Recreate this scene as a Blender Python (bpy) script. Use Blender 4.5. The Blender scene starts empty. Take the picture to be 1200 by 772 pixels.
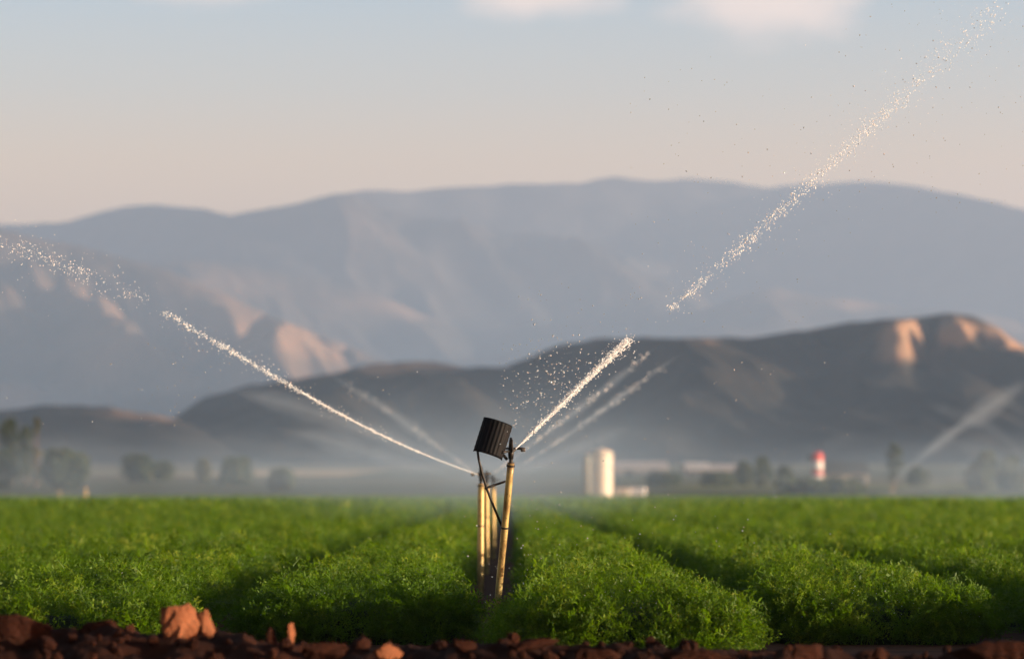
import bpy, bmesh, math, random
import numpy as np
from mathutils import Vector, Matrix, Euler

R = math.radians
rng = np.random.default_rng(11)
random.seed(11)
scene = bpy.context.scene
COL = scene.collection

# ------------------------------------------------------------------ camera
F = 3900.0                       # focal length in photo pixels (1200 wide)
CAM_Z = 1.16
PITCH = math.atan(189.0 / F)
cam_data = bpy.data.cameras.new("camera")
cam = bpy.data.objects.new("camera", cam_data)
COL.objects.link(cam)
cam.location = (0, 0, CAM_Z)
cam.rotation_euler = (math.pi / 2 + PITCH, 0, 0)
cam_data.sensor_fit = 'HORIZONTAL'
cam_data.sensor_width = 36.0
cam_data.lens = 36.0 * F / 1200.0
cam_data.clip_start = 0.5
cam_data.clip_end = 60000
cam_data.dof.use_dof = True
cam_data.dof.focus_distance = 25.6
cam_data.dof.aperture_fstop = (cam_data.lens / 1000.0) / 0.070
cam_data.dof.aperture_blades = 0
scene.camera = cam

# ------------------------------------------------------------------ light
SUN_EL, SUN_FRONT = R(6.5), R(14.0)     # sun low at the right, a little to the camera's side
sd = Vector((math.cos(SUN_EL) * math.cos(SUN_FRONT), -math.cos(SUN_EL) * math.sin(SUN_FRONT), math.sin(SUN_EL)))
sun_data = bpy.data.lights.new("sun", 'SUN')
sun_data.energy = 5.0
sun_data.angle = R(0.5)
sun_data.color = (1.0, 0.82, 0.60)
sun = bpy.data.objects.new("sun", sun_data)
COL.objects.link(sun)
sun.rotation_euler = sd.to_track_quat('Z', 'Y').to_euler()
sun.location = (30, -5, 20)

world = bpy.data.worlds.new("World")
scene.world = world
world.use_nodes = True
wn, wl = world.node_tree.nodes, world.node_tree.links
wn.clear()
w_out = wn.new('ShaderNodeOutputWorld')
w_bg = wn.new('ShaderNodeBackground')
w_sky = wn.new('ShaderNodeTexSky')
w_sky.sky_type = 'NISHITA'
w_sky.sun_disc = False
w_sky.sun_elevation = SUN_EL
w_sky.sun_rotation = math.atan2(sd.x, sd.y)
w_sky.air_density = 1.0
w_sky.dust_density = 1.2
w_sky.ozone_density = 1.5
w_bg.inputs['Strength'].default_value = 0.11

def wmath(op, a, b=None, c=None, clamp=False):
    n = wn.new('ShaderNodeMath'); n.operation = op; n.use_clamp = clamp
    for k, v in enumerate((a, b, c)):
        if v is None: continue
        if isinstance(v, (int, float)): n.inputs[k].default_value = v
        else: wl.new(v, n.inputs[k])
    return n.outputs[0]

# soft sunlit clouds, placed by direction on the sky itself
w_tc = wn.new('ShaderNodeTexCoord')
w_sep = wn.new('ShaderNodeSeparateXYZ'); wl.new(w_tc.outputs['Generated'], w_sep.inputs[0])
az = wmath('ARCTAN2', w_sep.outputs[0], w_sep.outputs[1])
el = wmath('ARCSINE', w_sep.outputs[2])
w_noise = wn.new('ShaderNodeTexNoise')
w_map = wn.new('ShaderNodeMapping'); wl.new(w_tc.outputs['Generated'], w_map.inputs['Vector'])
w_map.inputs['Scale'].default_value = (1, 1, 1.7)
wl.new(w_map.outputs[0], w_noise.inputs['Vector'])
w_noise.inputs['Scale'].default_value = 34.0
w_noise.inputs['Detail'].default_value = 5.0
cloud = None
for px, py, rx, ry, amp in ((630, -12, 100, 40, 1.0), (895, -16, 120, 66, 0.9), (235, -24, 110, 34, 0.7), (1500, 40, 220, 60, 0.8),
                            (-250, 10, 200, 50, 0.8), (420, -150, 300, 60, 0.9), (1050, -170, 300, 70, 0.9)):
    a0, e0 = (px - 600) / F, (575 - py) / F
    da = wmath('DIVIDE', wmath('SUBTRACT', az, a0), rx / F)
    de = wmath('DIVIDE', wmath('SUBTRACT', el, e0), ry / F)
    r2 = wmath('ADD', wmath('MULTIPLY', da, da), wmath('MULTIPLY', de, de))
    m = wmath('MULTIPLY', wmath('SUBTRACT', 1.0, wmath('POWER', r2, 0.6)), amp)
    cloud = m if cloud is None else wmath('MAXIMUM', cloud, m)
cl = wmath('ADD', cloud, wmath('MULTIPLY', wmath('SUBTRACT', w_noise.outputs['Fac'], 0.5), 1.5))
w_ss = wn.new('ShaderNodeMapRange'); w_ss.interpolation_type = 'SMOOTHSTEP'
wl.new(cl, w_ss.inputs['Value'])
w_ss.inputs['From Min'].default_value = -0.25; w_ss.inputs['From Max'].default_value = 0.7
w_ss.inputs['To Max'].default_value = 0.9
w_mix = wn.new('ShaderNodeMix'); w_mix.data_type = 'RGBA'
wl.new(w_ss.outputs[0], w_mix.inputs['Factor'])
w_tint = wn.new('ShaderNodeValToRGB')      # evening sky: rosy low down, cooler higher up, dimmed overhead to deepen the shadows
wl.new(wmath('DIVIDE', el, 0.6, clamp=True), w_tint.inputs[0])
te = w_tint.color_ramp.elements
te[0].position = 0.0; te[0].color = (3.05, 1.52, 0.98, 1)
te[1].position = 1.0; te[1].color = (0.54, 0.48, 0.50, 1)
for p_, c_ in ((0.14, (3.05, 1.58, 1.04, 1)), (0.165, (2.85, 1.57, 1.10, 1)), (0.20, (2.2, 1.52, 1.38, 1)), (0.25, (1.62, 1.44, 1.58, 1)), (0.5, (0.76, 0.68, 0.74, 1))):
    q_ = te.new(p_); q_.color = c_
w_mul = wn.new('ShaderNodeMix'); w_mul.data_type = 'RGBA'; w_mul.blend_type = 'MULTIPLY'; w_mul.inputs['Factor'].default_value = 1.0
wl.new(w_sky.outputs[0], w_mul.inputs['A']); wl.new(w_tint.outputs[0], w_mul.inputs['B'])
wl.new(w_mul.outputs['Result'], w_mix.inputs['A'])
w_mix.inputs['B'].default_value = (6.4, 5.0, 4.2, 1)
wl.new(w_mix.outputs['Result'], w_bg.inputs['Color'])
wl.new(w_bg.outputs[0], w_out.inputs['Surface'])

vs = scene.view_settings
vs.view_transform = 'Standard'; vs.look = 'None'; vs.gamma = 1.0; vs.use_curve_mapping = False
vs.exposure = 1.1
cy = scene.cycles
cy.use_denoising = True
try:
    cy.denoiser = 'OPENIMAGEDENOISE'
    cy.denoising_prefilter = 'ACCURATE'
    cy.denoising_input_passes = 'RGB_ALBEDO_NORMAL'
except Exception:
    pass
cy.max_bounces = 6; cy.diffuse_bounces = 4; cy.glossy_bounces = 2
cy.transmission_bounces = 4; cy.transparent_max_bounces = 12; cy.volume_bounces = 0
cy.sample_clamp_indirect = 4.0
cy.volume_max_steps = 128
cy.caustics_reflective = False; cy.caustics_refractive = False

# ------------------------------------------------------------------ helpers
CP, SP = math.cos(PITCH), math.sin(PITCH)
def P(px, py, d):
    """point at distance d (along +Y) seen at a photo pixel"""
    x, y = (px - 600) / F, (386 - py) / F
    dy = CP - SP * y; dz = SP + CP * y
    t = d / dy
    return Vector((x * t, d, CAM_Z + dz * t))

def tag(o, label=None, cat=None, group=None, kind=None):
    if label: o['label'] = label
    if cat: o['category'] = cat
    if group: o['group'] = group
    if kind: o['kind'] = kind
    return o

def empty(name, loc, label, cat, group=None, rz=0.0):
    o = bpy.data.objects.new(name, None)
    COL.objects.link(o)
    o.location = loc; o.rotation_euler = (0, 0, rz); o.empty_display_size = 0.2
    return tag(o, label, cat, group)

def link_mesh(name, me, mats, parent=None, smooth=False):
    if not isinstance(mats, (list, tuple)): mats = [mats]
    for m in mats: me.materials.append(m)
    if smooth: me.polygons.foreach_set('use_smooth', [True] * len(me.polygons))
    o = bpy.data.objects.new(name, me)
    COL.objects.link(o)
    if parent is not None: o.parent = parent
    return o

def build(name, bm, mats, parent=None, smooth=False):
    me = bpy.data.meshes.new(name)
    bm.normal_update(); bm.to_mesh(me); bm.free()
    return link_mesh(name, me, mats, parent, smooth)

def np_mesh(name, verts, faces, nper):
    """verts (n,3), faces (m,nper) -> mesh, fast"""
    me = bpy.data.meshes.new(name)
    verts = np.ascontiguousarray(verts, dtype=np.float32); faces = np.ascontiguousarray(faces, dtype=np.int32)
    me.vertices.add(len(verts)); me.vertices.foreach_set('co', verts.ravel())
    me.loops.add(faces.size); me.loops.foreach_set('vertex_index', faces.ravel())
    me.polygons.add(len(faces))
    me.polygons.foreach_set('loop_start', np.arange(0, faces.size, nper, dtype=np.int32))
    me.polygons.foreach_set('loop_total', np.full(len(faces), nper, dtype=np.int32))
    me.update(calc_edges=True)
    return me

def attr(me, name, vals):
    a = me.attributes.new(name, 'FLOAT', 'POINT')
    a.data.foreach_set('value', np.ascontiguousarray(vals, dtype=np.float32))

def grid_faces(nr, nc):
    i = np.arange(nr - 1)[:, None] * nc + np.arange(nc - 1)[None, :]
    return np.stack([i, i + 1, i + nc + 1, i + nc], -1).reshape(-1, 4)

_perm = np.random.default_rng(3).random((512, 512))
def vnoise(x, y):
    xi = np.floor(x).astype(int); yi = np.floor(y).astype(int)
    fx = x - xi; fy = y - yi
    fx = fx * fx * (3 - 2 * fx); fy = fy * fy * (3 - 2 * fy)
    g = lambda a, b: _perm[a % 512, b % 512]
    return ((g(xi, yi) * (1 - fx) + g(xi + 1, yi) * fx) * (1 - fy) + (g(xi, yi + 1) * (1 - fx) + g(xi + 1, yi + 1) * fx) * fy)
def fbm(x, y, o=4, gain=0.5):
    s = 0; a = 1; t = 0
    for k in range(o):
        s = s + a * vnoise(x * 2 ** k + 17.3 * k, y * 2 ** k + 5.1 * k); t += a; a *= gain
    return s / t
def ridged(x, y, o=4):
    s = 0; a = 1; t = 0
    for k in range(o):
        s = s + a * (1 - np.abs(2 * vnoise(x * 2 ** k + 31.7 * k, y * 2 ** k + 9.2 * k) - 1)); t += a; a *= 0.5
    return s / t

# ---- bmesh shapes
def tube(bm, pts, radii, seg=10, caps=True):
    pts = [Vector(p) for p in pts]
    if not isinstance(radii, (list, tuple)): radii = [radii] * len(pts)
    rings = []
    ref = None
    for i, p in enumerate(pts):
        t = (pts[min(i + 1, len(pts) - 1)] - pts[max(i - 1, 0)]).normalized()
        if ref is None:
            ref = t.orthogonal().normalized()
        ref = (ref - t * ref.dot(t)).normalized()
        b = t.cross(ref)
        rings.append([bm.verts.new(p + (ref * math.cos(a) + b * math.sin(a)) * radii[i]) for a in [2 * math.pi * k / seg for k in range(seg)]])
    for i in range(len(rings) - 1):
        for k in range(seg):
            bm.faces.new((rings[i][k], rings[i][(k + 1) % seg], rings[i + 1][(k + 1) % seg], rings[i + 1][k]))
    if caps:
        bm.faces.new(list(reversed(rings[0]))); bm.faces.new(rings[-1])
    return rings

def box(bm, c, s, rot=None, bevel=0.0):
    m = Matrix.Translation(Vector(c)) @ (rot.to_4x4() if rot is not None else Matrix.Identity(4)) @ Matrix.Diagonal((s[0], s[1], s[2], 1))
    r = bmesh.ops.create_cube(bm, size=1.0, matrix=m)
    if bevel > 0:
        es = list({e for v in r['verts'] for e in v.link_edges})
        bmesh.ops.bevel(bm, geom=es, offset=bevel, segments=2, affect='EDGES', profile=0.5)

def lathe(bm, prof, c=(0, 0, 0), seg=32, ribs=0, rib=0.0):
    rings = []
    for r, z in prof:
        ring = []
        for k in range(seg):
            a = 2 * math.pi * k / seg
            rr = r * (1 + rib * math.cos(ribs * a)) if ribs else r
            ring.append(bm.verts.new((c[0] + rr * math.cos(a), c[1] + rr * math.sin(a), c[2] + z)))
        rings.append(ring)
    for i in range(len(rings) - 1):
        for k in range(seg):
            bm.faces.new((rings[i][k], rings[i][(k + 1) % seg], rings[i + 1][(k + 1) % seg], rings[i + 1][k]))
    bm.faces.new(list(reversed(rings[0]))); bm.faces.new(rings[-1])

# ---- materials
class NT:
    def __init__(s, name):
        s.m = bpy.data.materials.new(name); s.m.use_nodes = True
        s.n = s.m.node_tree.nodes; s.l = s.m.node_tree.links
        s.n.clear(); s.out = s.n.new('ShaderNodeOutputMaterial')
    def new(s, t, **kw):
        n = s.n.new(t)
        for k, v in kw.items(): setattr(n, k, v)
        return n
    def put(s, sock, v):
        if v is None: return
        if isinstance(v, bpy.types.NodeSocket): s.l.new(v, sock)
        else: sock.default_value = v
    def math(s, op, a, b=None, clamp=False):
        n = s.new('ShaderNodeMath', operation=op, use_clamp=clamp); s.put(n.inputs[0], a); s.put(n.inputs[1], b); return n.outputs[0]
    def mix(s, f, a, b):
        n = s.new('ShaderNodeMix', data_type='RGBA'); s.put(n.inputs['Factor'], f); s.put(n.inputs['A'], a); s.put(n.inputs['B'], b); return n.outputs['Result']
    def noise(s, scale, detail=3, vec=None, rough=0.5):
        n = s.new('ShaderNodeTexNoise'); n.inputs['Scale'].default_value = scale; n.inputs['Detail'].default_value = detail; n.inputs['Roughness'].default_value = rough
        if vec is None: vec = s.obj()
        s.put(n.inputs['Vector'], vec); return n.outputs['Fac']
    def obj(s): return s.new('ShaderNodeTexCoord').outputs['Object']
    def pos(s): return s.new('ShaderNodeNewGeometry').outputs['Position']
    def mapv(s, vec, scale=(1, 1, 1), loc=(0, 0, 0)):
        n = s.new('ShaderNodeMapping'); s.put(n.inputs['Vector'], vec); n.inputs['Scale'].default_value = scale; n.inputs['Location'].default_value = loc; return n.outputs[0]
    def ramp(s, f, stops):
        n = s.new('ShaderNodeValToRGB'); s.put(n.inputs[0], f)
        e = n.color_ramp.elements
        while len(e) < len(stops): e.new(0.5)
        for k, (p, c) in enumerate(stops):
            e[k].position = p; e[k].color = (*c, 1) if len(c) == 3 else c
        return n.outputs[0]
    def rng(s, v, a, b, c=0.0, d=1.0, smooth=True):
        n = s.new('ShaderNodeMapRange'); n.interpolation_type = 'SMOOTHSTEP' if smooth else 'LINEAR'
        s.put(n.inputs['Value'], v); n.inputs['From Min'].default_value = a; n.inputs['From Max'].default_value = b
        n.inputs['To Min'].default_value = c; n.inputs['To Max'].default_value = d; return n.outputs[0]
    def attr(s, name):
        n = s.new('ShaderNodeAttribute'); n.attribute_name = name; return n.outputs['Fac']
    def bump(s, h, dist=0.01, strength=0.6):
        n = s.new('ShaderNodeBump'); n.inputs['Distance'].default_value = dist; n.inputs['Strength'].default_value = strength; s.put(n.inputs['Height'], h); return n.outputs[0]
    def bsdf(s, col, rough=0.6, metal=0.0, normal=None, spec=0.5, out=True):
        b = s.new('ShaderNodeBsdfPrincipled')
        s.put(b.inputs['Base Color'], col if isinstance(col, bpy.types.NodeSocket) else (*col, 1))
        s.put(b.inputs['Roughness'], rough); s.put(b.inputs['Metallic'], metal); s.put(b.inputs['Specular IOR Level'], spec)
        s.put(b.inputs['Normal'], normal)
        if out: s.l.new(b.outputs[0], s.out.inputs['Surface'])
        return b.outputs[0]

def simple(name, col, rough=0.6, metal=0.0, var=0.15, scale=6.0, spec=0.5):
    t = NT(name)
    f = t.noise(scale, 4)
    dark = tuple(c * (1 - var) for c in col); lite = tuple(min(1, c * (1 + var)) for c in col)
    t.bsdf(t.ramp(f, [(0.3, dark), (0.7, lite)]), rough, metal, t.bump(t.noise(scale * 8, 2), 0.003, 0.4), spec)
    return t.m

# foliage leaf
def leaf_mat(name, dark, lite, trans=0.45, rough=0.42):
    t = NT(name)
    f = t.attr('tint')
    col = t.ramp(f, [(0.0, dark), (0.75, lite), (1.0, (lite[0] * 2.1, lite[1] * 1.45, lite[2] * 2 + 0.008))])
    b = t.bsdf(col, rough, 0, None, 0.22, out=False)
    tr = t.new('ShaderNodeBsdfTranslucent')
    t.put(tr.inputs['Color'], t.mix(0.45, col, (lite[0] * 2.2, lite[1] * 2.2, lite[2] * 1.2, 1)))
    mx = t.new('ShaderNodeMixShader'); mx.inputs[0].default_value = trans
    t.l.new(b, mx.inputs[1]); t.l.new(tr.outputs[0], mx.inputs[2]); t.l.new(mx.outputs[0], t.out.inputs['Surface'])
    return t.m

M = {}
M['carrot_leaf'] = leaf_mat('carrot_leaf', (0.014, 0.042, 0.001), (0.086, 0.165, 0.003), 0.45, 0.55)
t = NT('bed_shade_core'); t.bsdf(t.ramp(t.noise(9, 4), [(0.3, (0.006, 0.011, 0.002)), (0.7, (0.014, 0.026, 0.004))]), 0.8, 0, t.bump(t.noise(30, 3), 0.03, 0.8), 0.1); M['bed_shade_core'] = t.m  # near-black green paints in the shade deep between the leaves
M['tree_leaf'] = leaf_mat('tree_leaf', (0.020, 0.036, 0.012), (0.060, 0.080, 0.024), 0.3, 0.6)
M['yellow_leaf'] = leaf_mat('yellow_leaf', (0.06, 0.07, 0.015), (0.14, 0.13, 0.03), 0.3, 0.6)
M['bark'] = simple('bark', (0.10, 0.075, 0.055), 0.9, 0, 0.4, 4)

# soil / far fields on one ground sheet
t = NT('ground')
pos = t.pos(); sep = t.new('ShaderNodeSeparateXYZ'); t.l.new(pos, sep.inputs[0]); X_, Y_ = sep.outputs[0], sep.outputs[1]
soil = t.ramp(t.noise(3.0, 6, pos), [(0.3, (0.050, 0.020, 0.011)), (0.7, (0.115, 0.046, 0.022))])
vor = t.new('ShaderNodeTexVoronoi'); vor.feature = 'F1'; vor.inputs['Scale'].default_value = 1.0
t.l.new(t.mapv(pos, (1 / 420.0, 1 / 240.0, 0.0), (0.3, 0.1, 0)), vor.inputs['Vector'])
csep = t.new('ShaderNodeSeparateColor'); t.l.new(vor.outputs['Color'], csep.inputs[0])
fields = t.ramp(csep.outputs[0], [(0.0, (0.16, 0.115, 0.07)), (0.3, (0.10, 0.09, 0.05)), (0.45, (0.05, 0.075, 0.02)), (0.62, (0.26, 0.19, 0.10)), (0.8, (0.06, 0.08, 0.025)), (1.0, (0.20, 0.15, 0.09))])
fields = t.mix(t.rng(t.noise(0.03, 5, pos), 0.35, 0.7), fields, t.mix(0.5, fields, (0.07, 0.07, 0.035, 1)))
# a dry stubble field at the left, yellow-green strips at the right
def band(x0, x1, y0, y1, e):
    a = t.math('MULTIPLY', t.rng(X_, x0 - e, x0 + e), t.rng(X_, x1 + e, x1 - e, 0, 1) if False else t.math('SUBTRACT', 1.0, t.rng(X_, x1 - e, x1 + e)))
    b = t.math('MULTIPLY', t.rng(Y_, y0 - e, y0 + e), t.math('SUBTRACT', 1.0, t.rng(Y_, y1 - e, y1 + e)))
    return t.math('MULTIPLY', a, b)
fields = t.mix(band(-95, -45, 900, 1250, 4), fields, (0.52, 0.37, 0.18, 1))
fields = t.mix(band(-140, -98, 900, 1150, 4), fields, (0.24, 0.20, 0.12, 1))
fields = t.mix(band(28, 110, 560, 640, 3), fields, (0.16, 0.17, 0.045, 1))
fields = t.mix(band(15, 70, 760, 830, 3), fields, (0.06, 0.10, 0.03, 1))
g = t.mix(t.rng(Y_, 400, 410), soil, fields)
t.bsdf(g, 0.95, 0, t.bump(t.noise(14, 5, pos), 0.03, 0.7), 0.15); M['ground'] = t.m

t = NT('red_soil')
o = t.obj()
c = t.ramp(t.noise(2.2, 7, o, 0.6), [(0.25, (0.012, 0.004, 0.0025)), (0.55, (0.026, 0.008, 0.004)), (0.8, (0.07, 0.022, 0.010))])
t.bsdf(c, 0.95, 0, t.bump(t.math('ADD', t.noise(26, 6, o, 0.65), t.noise(90, 3, o)), 0.02, 0.8), 0.1); M['soil'] = t.m
t = NT('sunlit_clod_soil')  # soil colour lightened for clods that catch the sun
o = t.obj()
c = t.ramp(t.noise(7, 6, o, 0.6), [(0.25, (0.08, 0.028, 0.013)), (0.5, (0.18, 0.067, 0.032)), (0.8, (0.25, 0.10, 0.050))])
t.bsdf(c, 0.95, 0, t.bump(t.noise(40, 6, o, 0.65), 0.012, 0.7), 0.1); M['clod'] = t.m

def hill_mat(name, shrub, grass_and_sunlit, sc, lo=0.30, hi=0.72):
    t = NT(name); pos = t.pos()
    d = t.attr('dry')  # dry grass, plus sunlit spots and shaded gaps painted in
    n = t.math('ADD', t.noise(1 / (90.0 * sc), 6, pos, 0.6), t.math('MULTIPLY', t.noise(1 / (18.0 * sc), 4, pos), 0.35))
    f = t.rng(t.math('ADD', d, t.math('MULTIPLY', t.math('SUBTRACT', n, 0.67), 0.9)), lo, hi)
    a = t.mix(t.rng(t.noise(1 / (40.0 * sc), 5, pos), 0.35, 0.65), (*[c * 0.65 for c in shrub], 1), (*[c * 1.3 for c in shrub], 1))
    t.bsdf(t.mix(f, a, (*grass_and_sunlit, 1)), 0.95, 0, t.bump(t.noise(1 / (14.0 * sc), 5, pos), 5.0 * sc, 0.6), 0.05)
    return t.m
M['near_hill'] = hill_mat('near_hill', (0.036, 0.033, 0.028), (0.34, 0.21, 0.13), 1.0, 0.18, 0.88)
M['mid_hill'] = hill_mat('mid_hill', (0.065, 0.055, 0.045), (0.25, 0.172, 0.118), 2.2, 0.05, 0.95)
M['far_hill'] = hill_mat('far_hill', (0.075, 0.065, 0.055), (0.30, 0.20, 0.145), 4.0, 0.1, 0.8)

# water
def water_mat(name, trans=0.0, rough=0.12):
    t = NT(name)
    b = t.new('ShaderNodeBsdfPrincipled')
    b.inputs['Base Color'].default_value = (0.93, 0.95, 0.97, 1)
    b.inputs['Roughness'].default_value = rough; b.inputs['IOR'].default_value = 1.33
    b.inputs['Transmission Weight'].default_value = trans
    tr = t.new('ShaderNodeBsdfTranslucent'); tr.inputs['Color'].default_value = (0.95, 0.96, 0.97, 1)
    mx = t.new('ShaderNodeMixShader'); mx.inputs[0].default_value = 0.55
    t.l.new(b.outputs[0], mx.inputs[1]); t.l.new(tr.outputs[0], mx.inputs[2]); t.l.new(mx.outputs[0], t.out.inputs['Surface'])
    return t.m
M['water'] = water_mat('water')
t = NT('drop_water')
b = t.new('ShaderNodeBsdfPrincipled'); b.inputs['Base Color'].default_value = (0.9, 0.93, 0.95, 1)
b.inputs['Roughness'].default_value = 0.06; b.inputs['IOR'].default_value = 1.33; b.inputs['Transmission Weight'].default_value = 0.7
t.l.new(b.outputs[0], t.out.inputs['Surface']); M['drop'] = t.m

def fog_mat(name, density, color=(0.66, 0.82, 1.0), aniso=0.0):
    t = NT(name)
    v = t.new('ShaderNodeVolumePrincipled')
    v.inputs['Color'].default_value = (*color, 1); v.inputs['Density'].default_value = density; v.inputs['Anisotropy'].default_value = aniso
    t.l.new(v.outputs[0], t.out.inputs['Volume'])
    return t.m

# metals and such
def pipe_mat():
    t = NT('galvanised_pipe'); o = t.obj()
    st = t.noise(9, 5, t.mapv(o, (1, 1, 0.35)), 0.7)
    c = t.ramp(st, [(0.3, (0.12, 0.065, 0.022)), (0.48, (0.34, 0.24, 0.085)), (0.7, (0.56, 0.45, 0.18))])
    spots = t.rng(t.noise(55, 3, o), 0.58, 0.68)
    c = t.mix(t.math('MULTIPLY', spots, 0.8), c, (0.09, 0.055, 0.03, 1))
    t.bsdf(c, 0.45, 0.35, t.bump(st, 0.004, 0.5), 0.5)
    return t.m
M['pipe'] = pipe_mat()
M['black'] = simple('black_plastic', (0.004, 0.0045, 0.006), 0.6, 0, 0.3, 12, 0.1)
M['iron'] = simple('dark_iron', (0.020, 0.018, 0.017), 0.5, 0.4, 0.4, 20)
M['tank'] = simple('cream_paint', (0.74, 0.64, 0.48), 0.5, 0, 0.08, 1.2)
M['tank_dim'] = simple('dull_grey_green', (0.34, 0.33, 0.25), 0.6, 0, 0.12, 1.2)  # duller and darker than the tall tank's cream
M['white'] = simple('white_paint', (0.78, 0.76, 0.72), 0.5, 0, 0.06, 1.5)
M['red'] = simple('red_paint', (0.55, 0.035, 0.03), 0.5, 0, 0.12, 1.5)
M['roof'] = simple('pale_roof', (0.45, 0.38, 0.33), 0.6, 0, 0.1, 0.1)
M['roof2'] = simple('light_roof', (0.58, 0.52, 0.46), 0.6, 0, 0.1, 0.1)
M['shedwall'] = simple('shed_wall', (0.30, 0.27, 0.23), 0.8, 0, 0.2, 0.2)
M['darkroof'] = simple('dark_roof', (0.05, 0.055, 0.05), 0.8, 0, 0.2, 0.3)

# ------------------------------------------------------------------ ground
def ground_z(y):
    y = np.asarray(y, float)
    return np.where(y < 420, 0.0, np.where(y < 2000, (y - 420) * 0.0110, 17.4 + (y - 2000) * 0.004))
ys = np.concatenate([np.linspace(-180, 420, 60), np.linspace(440, 2400, 70), np.linspace(2600, 15800, 30)])
xs = np.concatenate([np.linspace(-2900, -60, 24), np.linspace(-50, 50, 41), np.linspace(60, 2900, 24)])
gx, gy = np.meshgrid(xs, ys)
gz = ground_z(gy) + np.where((gy > 460) & (gy < 2400), (fbm(gx / 130, gy / 130) - 0.5) * 1.2, 0)
me = np_mesh('ground', np.stack([gx, gy, gz], -1).reshape(-1, 3), grid_faces(len(ys), len(xs)), 4)
ground = tag(link_mesh('ground', me, M['ground'], None, True), kind='structure')

# ------------------------------------------------------------------ hills
def hill(name, prof, yc, yb, mat, cols, rows, amp, lx, ly, sunlit_patches=(), dry_base=0.0, seed=0, yback=1.0, skew=0.4, wob=0.05, spurs=()):
    prof = np.array(prof, float)
    px = np.linspace(prof[0, 0], prof[-1, 0], cols)
    py = np.interp(px, prof[:, 0], prof[:, 1])
    k = np.hanning(9); k /= k.sum()
    py = np.convolve(np.pad(py, 4, mode='edge'), k, 'valid')
    k2 = np.hanning(61); k2 /= k2.sum()
    pys = np.convolve(np.pad(py, 30, mode='edge'), k2, 'valid')
    py = py + (fbm(px / 22 + seed, px * 0 + seed, 4) - 0.5) * 4.0
    u = (px - 600) / F
    ang = (575 - py) / F; angs = (575 - pys) / F
    tt = np.concatenate([np.linspace(0, 1, rows), np.linspace(1, 2, rows // 3)[1:]])
    T, U = np.meshgrid(tt, u, indexing='ij'); A = np.broadcast_to(ang, T.shape)
    As = np.minimum(np.broadcast_to(angs, T.shape), A * 1.02)
    crest = yc * (1 + wob * (fbm(U * 14 + seed, U * 0 + 3 + seed, 1) - 0.5) * 2)
    Y = np.where(T <= 1, yb + (crest - yb) * T, crest + (T - 1) * yback * (crest - yb))
    X = U * Y
    zg = ground_z(Y) - 3
    wt = np.where(T <= 1, np.clip(T, 0, 1) ** 7, 1.0)
    zc = CAM_Z + (As * (1 - wt) + A * wt) * crest
    s = np.where(T <= 1, np.clip(T, 0, 1) ** 1.25, 1 - np.clip(T - 1, 0, 1) ** 1.1)
    Z = zg + np.maximum(zc - zg, 1) * s
    env = np.clip(np.sin(np.pi * np.clip(T / 2 + 0.06, 0, 1)), 0, 1) ** 0.8 * np.clip((zc - zg) / 90.0, 0.05, 1.4)
    rg = ridged((X + skew * Y) / lx + seed * 3.1, (Y - 0.15 * X) / ly + seed, 5) - 0.55
    edge = np.clip(1 - np.exp(-((T - 1) / 0.10) ** 2), 0.04, 1)
    Z = Z + amp * rg * env * edge * (T <= 1)
    for sx, t0, t1, lean, sg_, hgt in spurs:           # spurs and gullies running down from the crest
        w_ = np.clip((T - t0) / 0.12, 0, 1) * np.clip((t1 - T) / 0.10, 0, 1)
        Z = Z + hgt * w_ * np.exp(-(((600 + F * U) - (sx + lean * (1 - T))) / (sg_ * (1 + 1.2 * (1 - T)))) ** 2) * (T <= 1)
    lim = CAM_Z + Y * (A * 0.992)                      # the crest stays the skyline
    Z = np.where(T < 0.97, np.minimum(Z, lim), Z)
    PX = 600 + F * U; PYY = 575 - F * (Z - CAM_Z) / Y
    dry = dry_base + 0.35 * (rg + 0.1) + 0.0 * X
    for cx, cy_, rx, ry, a in sunlit_patches:  # sunlit spots and shaded gaps painted into the hill colour
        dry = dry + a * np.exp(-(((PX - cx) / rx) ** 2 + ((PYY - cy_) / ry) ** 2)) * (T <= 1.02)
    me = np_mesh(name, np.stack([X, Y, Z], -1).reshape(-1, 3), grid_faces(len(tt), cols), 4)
    attr(me, 'dry', dry.ravel())  # carries the painted sunlight as well as the dry grass
    return tag(link_mesh(name, me, mat, None, True), kind='structure')

far_prof = [(-130, 280), (0, 262), (80, 261), (130, 248), (180, 240), (230, 243), (270, 250), (330, 240), (380, 228), (430, 221), (480, 222), (540, 218),
            (600, 214), (680, 212), (720, 205), (760, 210), (800, 207), (850, 212), (900, 220), (960, 217), (1020, 213), (1080, 218), (1130, 226), (1200, 242), (1300, 262), (1340, 272)]
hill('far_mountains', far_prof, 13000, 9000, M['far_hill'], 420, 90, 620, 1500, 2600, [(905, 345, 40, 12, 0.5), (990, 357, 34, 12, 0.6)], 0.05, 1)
back_prof = [(-200, 290), (0, 300), (120, 306), (230, 306), (330, 318), (400, 333), (460, 352), (515, 377), (560, 398), (640, 425), (760, 450)]
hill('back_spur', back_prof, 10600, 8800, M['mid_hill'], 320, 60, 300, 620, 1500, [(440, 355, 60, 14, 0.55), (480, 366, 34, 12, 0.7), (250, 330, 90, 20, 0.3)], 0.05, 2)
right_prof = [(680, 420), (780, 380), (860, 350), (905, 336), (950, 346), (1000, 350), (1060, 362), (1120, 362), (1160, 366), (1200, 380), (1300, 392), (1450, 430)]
hill('right_spur', right_prof, 10300, 8400, M['mid_hill'], 260, 50, 240, 620, 1500, [(905, 345, 30, 12, 0.55), (995, 357, 34, 8, 0.7), (1170, 378, 60, 14, 0.55)], 0.02, 6)
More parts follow.
